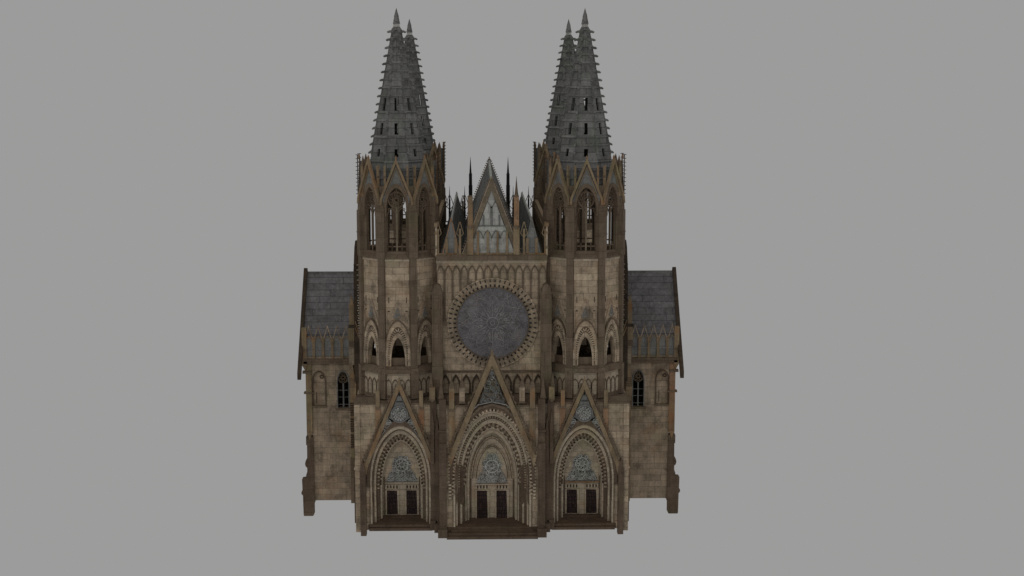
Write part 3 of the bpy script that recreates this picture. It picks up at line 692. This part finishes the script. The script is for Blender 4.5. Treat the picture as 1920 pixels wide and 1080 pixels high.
# ---- transept wings
for sx in (-1, 1):
    def X(a, b): return sorted((sx*a, sx*b))
    YF, YB = 24.5, 41.5; O = (sx*28, 33, 0)
    w_ = MB(); w_.mat = WING
    PW = rarch(1.0, 21.0, 22.95, 16.4, 8, sx*25.6, .5); PB = rarch(1.15, 21.1, 22.9, 16.9, 8, sx*29.75, .5)
    a, b = X(22, 27.7); w_.box(a, b, YF, YF+.9, -.1, 16.4); wall_arch(w_, a, b, 16.4, 24.6, PW, YF, YF+.9)
    a, b = X(27.7, 31.0); w_.box(a, b, YF, YF+.9, -.1, 16.9); wall_arch(w_, a, b, 16.9, 24.6, PB, YF, YF+.9)
    w_.box(sx*29.75-1.3, sx*29.75+1.3, YF+.35, YF+.6, 16.9, 23)
    a, b = X(30.2, 31.0); w_.box(a, b, YF+.9, YB-.9, -.1, 24.6)
    a, b = X(22, 31.0); w_.box(a, b, YB-.9, YB, -.1, 24.6)
    w_.box(a, b, YF+.9, YB-.9, -.1, .3); w_.box(a, b, YF, YB, 24.6, 24.9, BROWN)
    w_.yprism([(YF+.6, 24.9), (33, 38.0), (YB-.6, 24.9)], *X(30.6, 31.2))
    WG = w_.build('transept', cath, O)
    lg = MB(); a, b = X(22.5, 32.3)
    lg.box(a, b, YF-.6, YF+.5, 24.35, 25.2, BROWN); lg.box(a, b, YF-.7, YF-.4, 24.75, 25.2, BROWN)
    lg.build('ledge', WG, O)
    t = MB(); t.mat = BLUE
    for (P, cx_, z0_, half, open_) in ((PW, sx*25.6, 16.4, 1.12, True), (PB, sx*29.75, 16.9, 1.15, False)):
        t = MB(); t.mat = BLUE if open_ else BROWN
        t.line(P, .16 if open_ else .22, YF-.12, YF+.2, UMBER if not open_ else BLUE)
        t.box(cx_-half-.2, cx_+half+.2, YF-.22, YF+.1, z0_-.35, z0_, BROWN)
        if open_:
            y0, y1 = YF+.25, YF+.42; zc = 21.75
            t.box(cx_-.12, cx_+.12, y0, y1, z0_, 20.9)
            t.ring(cx_, zc, .86, .99, y0, y1, BROWN, 20); t.ring(cx_, zc, .2, .32, y0, y1, BROWN, 10)
            for i in range(8):
                an = i*math.pi/4; t.ring(cx_+.58*math.cos(an), zc+.58*math.sin(an), .17, .25, y0, y1, BROWN, 8)
            for zz in (17.0, 18.3, 19.5): t.box(cx_-1.0, cx_+1.0, y0+.03, y1-.03, zz-.04, zz+.04)
        else:
            t.line([(cx_-.5, 17.2), (cx_-.5, 19.2)], .1, YF+.25, YF+.4, DARK); t.ring(cx_+.45, 21.9, .2, .36, YF+.22, YF+.4, DARK, 8)
            for zz in (18.9, 20.9): t.box(cx_-1.0, cx_+1.0, YF+.3, YF+.38, zz-.04, zz+.04, WING)
        t.build('window' if open_ else 'blind_window', WG, O)
    # gabled parapet in front of the roof
    for i in range(6):
        x = sx*(32.1-i*1.6); s_ = MB()
        s_.box(x-.23, x+.23, YF-.5, YF-.05, 25.2, 28.7, OCHRE); s_.box(x-.28, x+.28, YF-.55, YF, 25.2, 25.6, OCHRE)
        if i == 0:
            s_.box(x-.42, x+.42, YF-.6, YF+.3, 24.0, 30.6, OCHRE); s_.box(x-.5, x+.5, YF-.7, YF+.3, 26.6, 26.9, BROWN)
            s_.prism([(x-.4, 24.02), (x+.4, 24.02), (x+sx*-.1, 23.1)], YF-.56, YF-.02, OCHRE)
        else: s_.line([(x, 28.4), (x, 29.0)], .3, YF-.45, YF-.1, OCHRE)
        s_.build('parapet_post', WG, O)
        if i < 6:
            xm = x-sx*.8; gq = MB()
            gq.line([(xm-.72, 28.4), (xm, 30.9), (xm+.72, 28.4)], .15, YF-.45, YF-.25, WING)
            gq.line(arch(.56, 28.0, 29.1, None, 5, xm), .12, YF-.4, YF-.25, OCHRE)
            gq.prism(arch(.55, 28.0, 29.1, 25.55, 5, xm), YF-.3, YF-.15, BLUE)
            gq.box(xm-.55, xm+.55, YF-.36, YF-.2, 26.7, 26.82, SLATE)
            gq.box(xm-.57, xm+.57, YF-.3, YF, 25.2, 25.6, WING)
            gq.build('parapet_gable', WG, O)
    # roof with stepped courses
    rf = MB(); n = 13; a, b = X(21.5, 32.4)
    for sy in (-1, 1):
        for i in range(n):
            y0 = 33+sy*(8.9*(1-i/n)+.06); y1 = 33+sy*(8.9*(1-(i+1)/n)); z0 = 26.8+12.2*i/n; z1 = 26.8+12.2*(i+1)/n
            rf.yprism([(y0, z0), (y1+sy*.05, z1), (y1-sy*.3, z1-.3), (y0-sy*.4, z0-.3)], a, b, LEAD)
    rf.box(a, b, 32.8, 33.2, 38.75, 39.15, SLATE)
    rf.build('roof', WG, O)
    cp = MB(); a, b = X(32.35, 33.0)
    cp.yprism([(20.9, 22.2), (20.9, 23.4), (33, 39.8), (45.1, 23.4), (45.1, 22.2), (33, 38.4)], a, b, DARK)
    cp.build('verge', WG, O)
    co = MB(); a, b = X(31.0, 32.0)
    co.box(a, b, YF-.3, YF+.8, 11.8, 24.4, OCHRE if sx < 0 else RUST)
    co.box(*X(30.7, 32.35), YF-.4, YF+.7, 19.0, 19.3, BROWN); co.box(*X(30.9, 32.5), YF-.5, YF+.5, 22.6, 23.0, BROWN)
    co.prism([(sx*31.02, 12.2), (sx*31.98, 12.2), (sx*31.5, 10.8)], YF-.48, YF+.1, OCHRE if sx < 0 else RUST)
    co.build('corner_shaft', WG, O)
    bu = MB()
    bu.prism([(sx*30.85, -.4), (sx*30.92, 11.4), (sx*32.15, 11.4), (sx*32.15, 10), (sx*32.0, 9.9), (sx*32.02, 7.5), (sx*32.3, 7.1), (sx*32.42, 6.6),
              (sx*32.3, 6.1), (sx*32.05, 5.9), (sx*32.05, 5.2), (sx*32.25, 4.6), (sx*32.3, 3.9), (sx*33.0, 3.8), (sx*32.95, 1.9), (sx*33.15, 1.5), (sx*33.15, 1.2), (sx*32.9, .9),
              (sx*32.85, -2.6), (sx*32.75, -2.8), (sx*31.2, -2.8), (sx*31.05, -2.6), (sx*31.05, -1.0)], YF-.45, YF+1.2, UMBER)
    bu.box(*X(30.6, 31.4), YF-.1, YF+.5, -.12, .0, LITE)
    bu.build('buttress', WG, O)
    # turret and stair pier in the angle between wing and tower
    tu = MB(); x = sx*23.75
    tu.box(x-.42, x+.42, 22.4, 23.2, 31.4, 34.8, OCHRE); tu.lathe(x, 22.8, [(.6, 34.8), (.5, 35.0), (.05, 36.6)], 4, OCHRE, math.pi/4)
    tu.box(x-.55, x+.6, 22.2, 23.4, 30.9, 31.35, DARK)
    tu.box(x-.62, x+.55, 22.2, 23.4, 28.6, 30.9, OCHRE); tu.box(x-.5, x+.6, 22.1, 23.4, 27.6, 28.6, BROWN)
    tu.box(x-.6, x+.35, 22.6, 24.4, 24.4, 27.6, WING)
    tu.prism([(x-.55, 17.7), (x+.45, 17.7), (x+.6, 21), (x+.25, 23), (x+.05, 24.4), (x-.5, 24.4)], 22.4, 23.8, OCHRE)
    tu.box(x-.6, x+.6, 22.3, 24.4, 17.3, 17.7, BROWN); tu.box(x-.45, x+.4, 22.5, 24.4, 0, 17.3, OCHRE); tu.box(x-.6, x+.1, 22.3, 24.4, 0, 8.0, BROWN)
    for i in range(5): tu.box(x-.6, x+.5, 22.35, 22.6, 20.5+i*.35, 20.65+i*.35, BROWN)
    for i in range(18): zz = 9.9+i*.42+(i//6)*.3; tu.box(x-.5, x+.2, 22.3, 22.6, zz, zz+.2, DARK)
    tu.build('angle_turret', WG, O)
    sp_ = MB(); sp_.mat = BROWN
    xo, xi = 23.05, 22.0
    sp_.prism([(sx*xi, 22), (sx*xi, 45.4), (sx*(xi+.15), 46.0), (sx*(xi+.7), 46.1), (sx*(xo-.2), 45.0), (sx*xo, 41), (sx*(xo+.15), 22)], 19.6, 21, DARK)
    for i in range(15):
        zz = 30+i*.86; sp_.box(*X(xi-.15, xi+.5), 19.35, 19.6, zz, zz+.12, LITE)
        if i < 10: sp_.box(*X(xi+.1, xi+.35), 19.35, 19.6, zz+.4, zz+.6, PALE)
        sp_.box(*X(xi+.55, xo), 19.45, 19.6, zz, zz+.1, DARK)
    sp_.box(*X(21.3, 22.05), 19.0, 21, 22, 41, DARK)
    sp_.line([(sx*22.9, 32.6), (sx*22.3, 30.6)], .14, 19.3, 19.5, OCHRE); sp_.line([(sx*22.9, 31.4), (sx*22.2, 29.6)], .14, 19.3, 19.5, OCHRE)
    sp_.build('stair_pier', cath, (sx*22.5, 20, 22))

for o in bpy.data.objects:
    if '_w' in o: del o['_w']
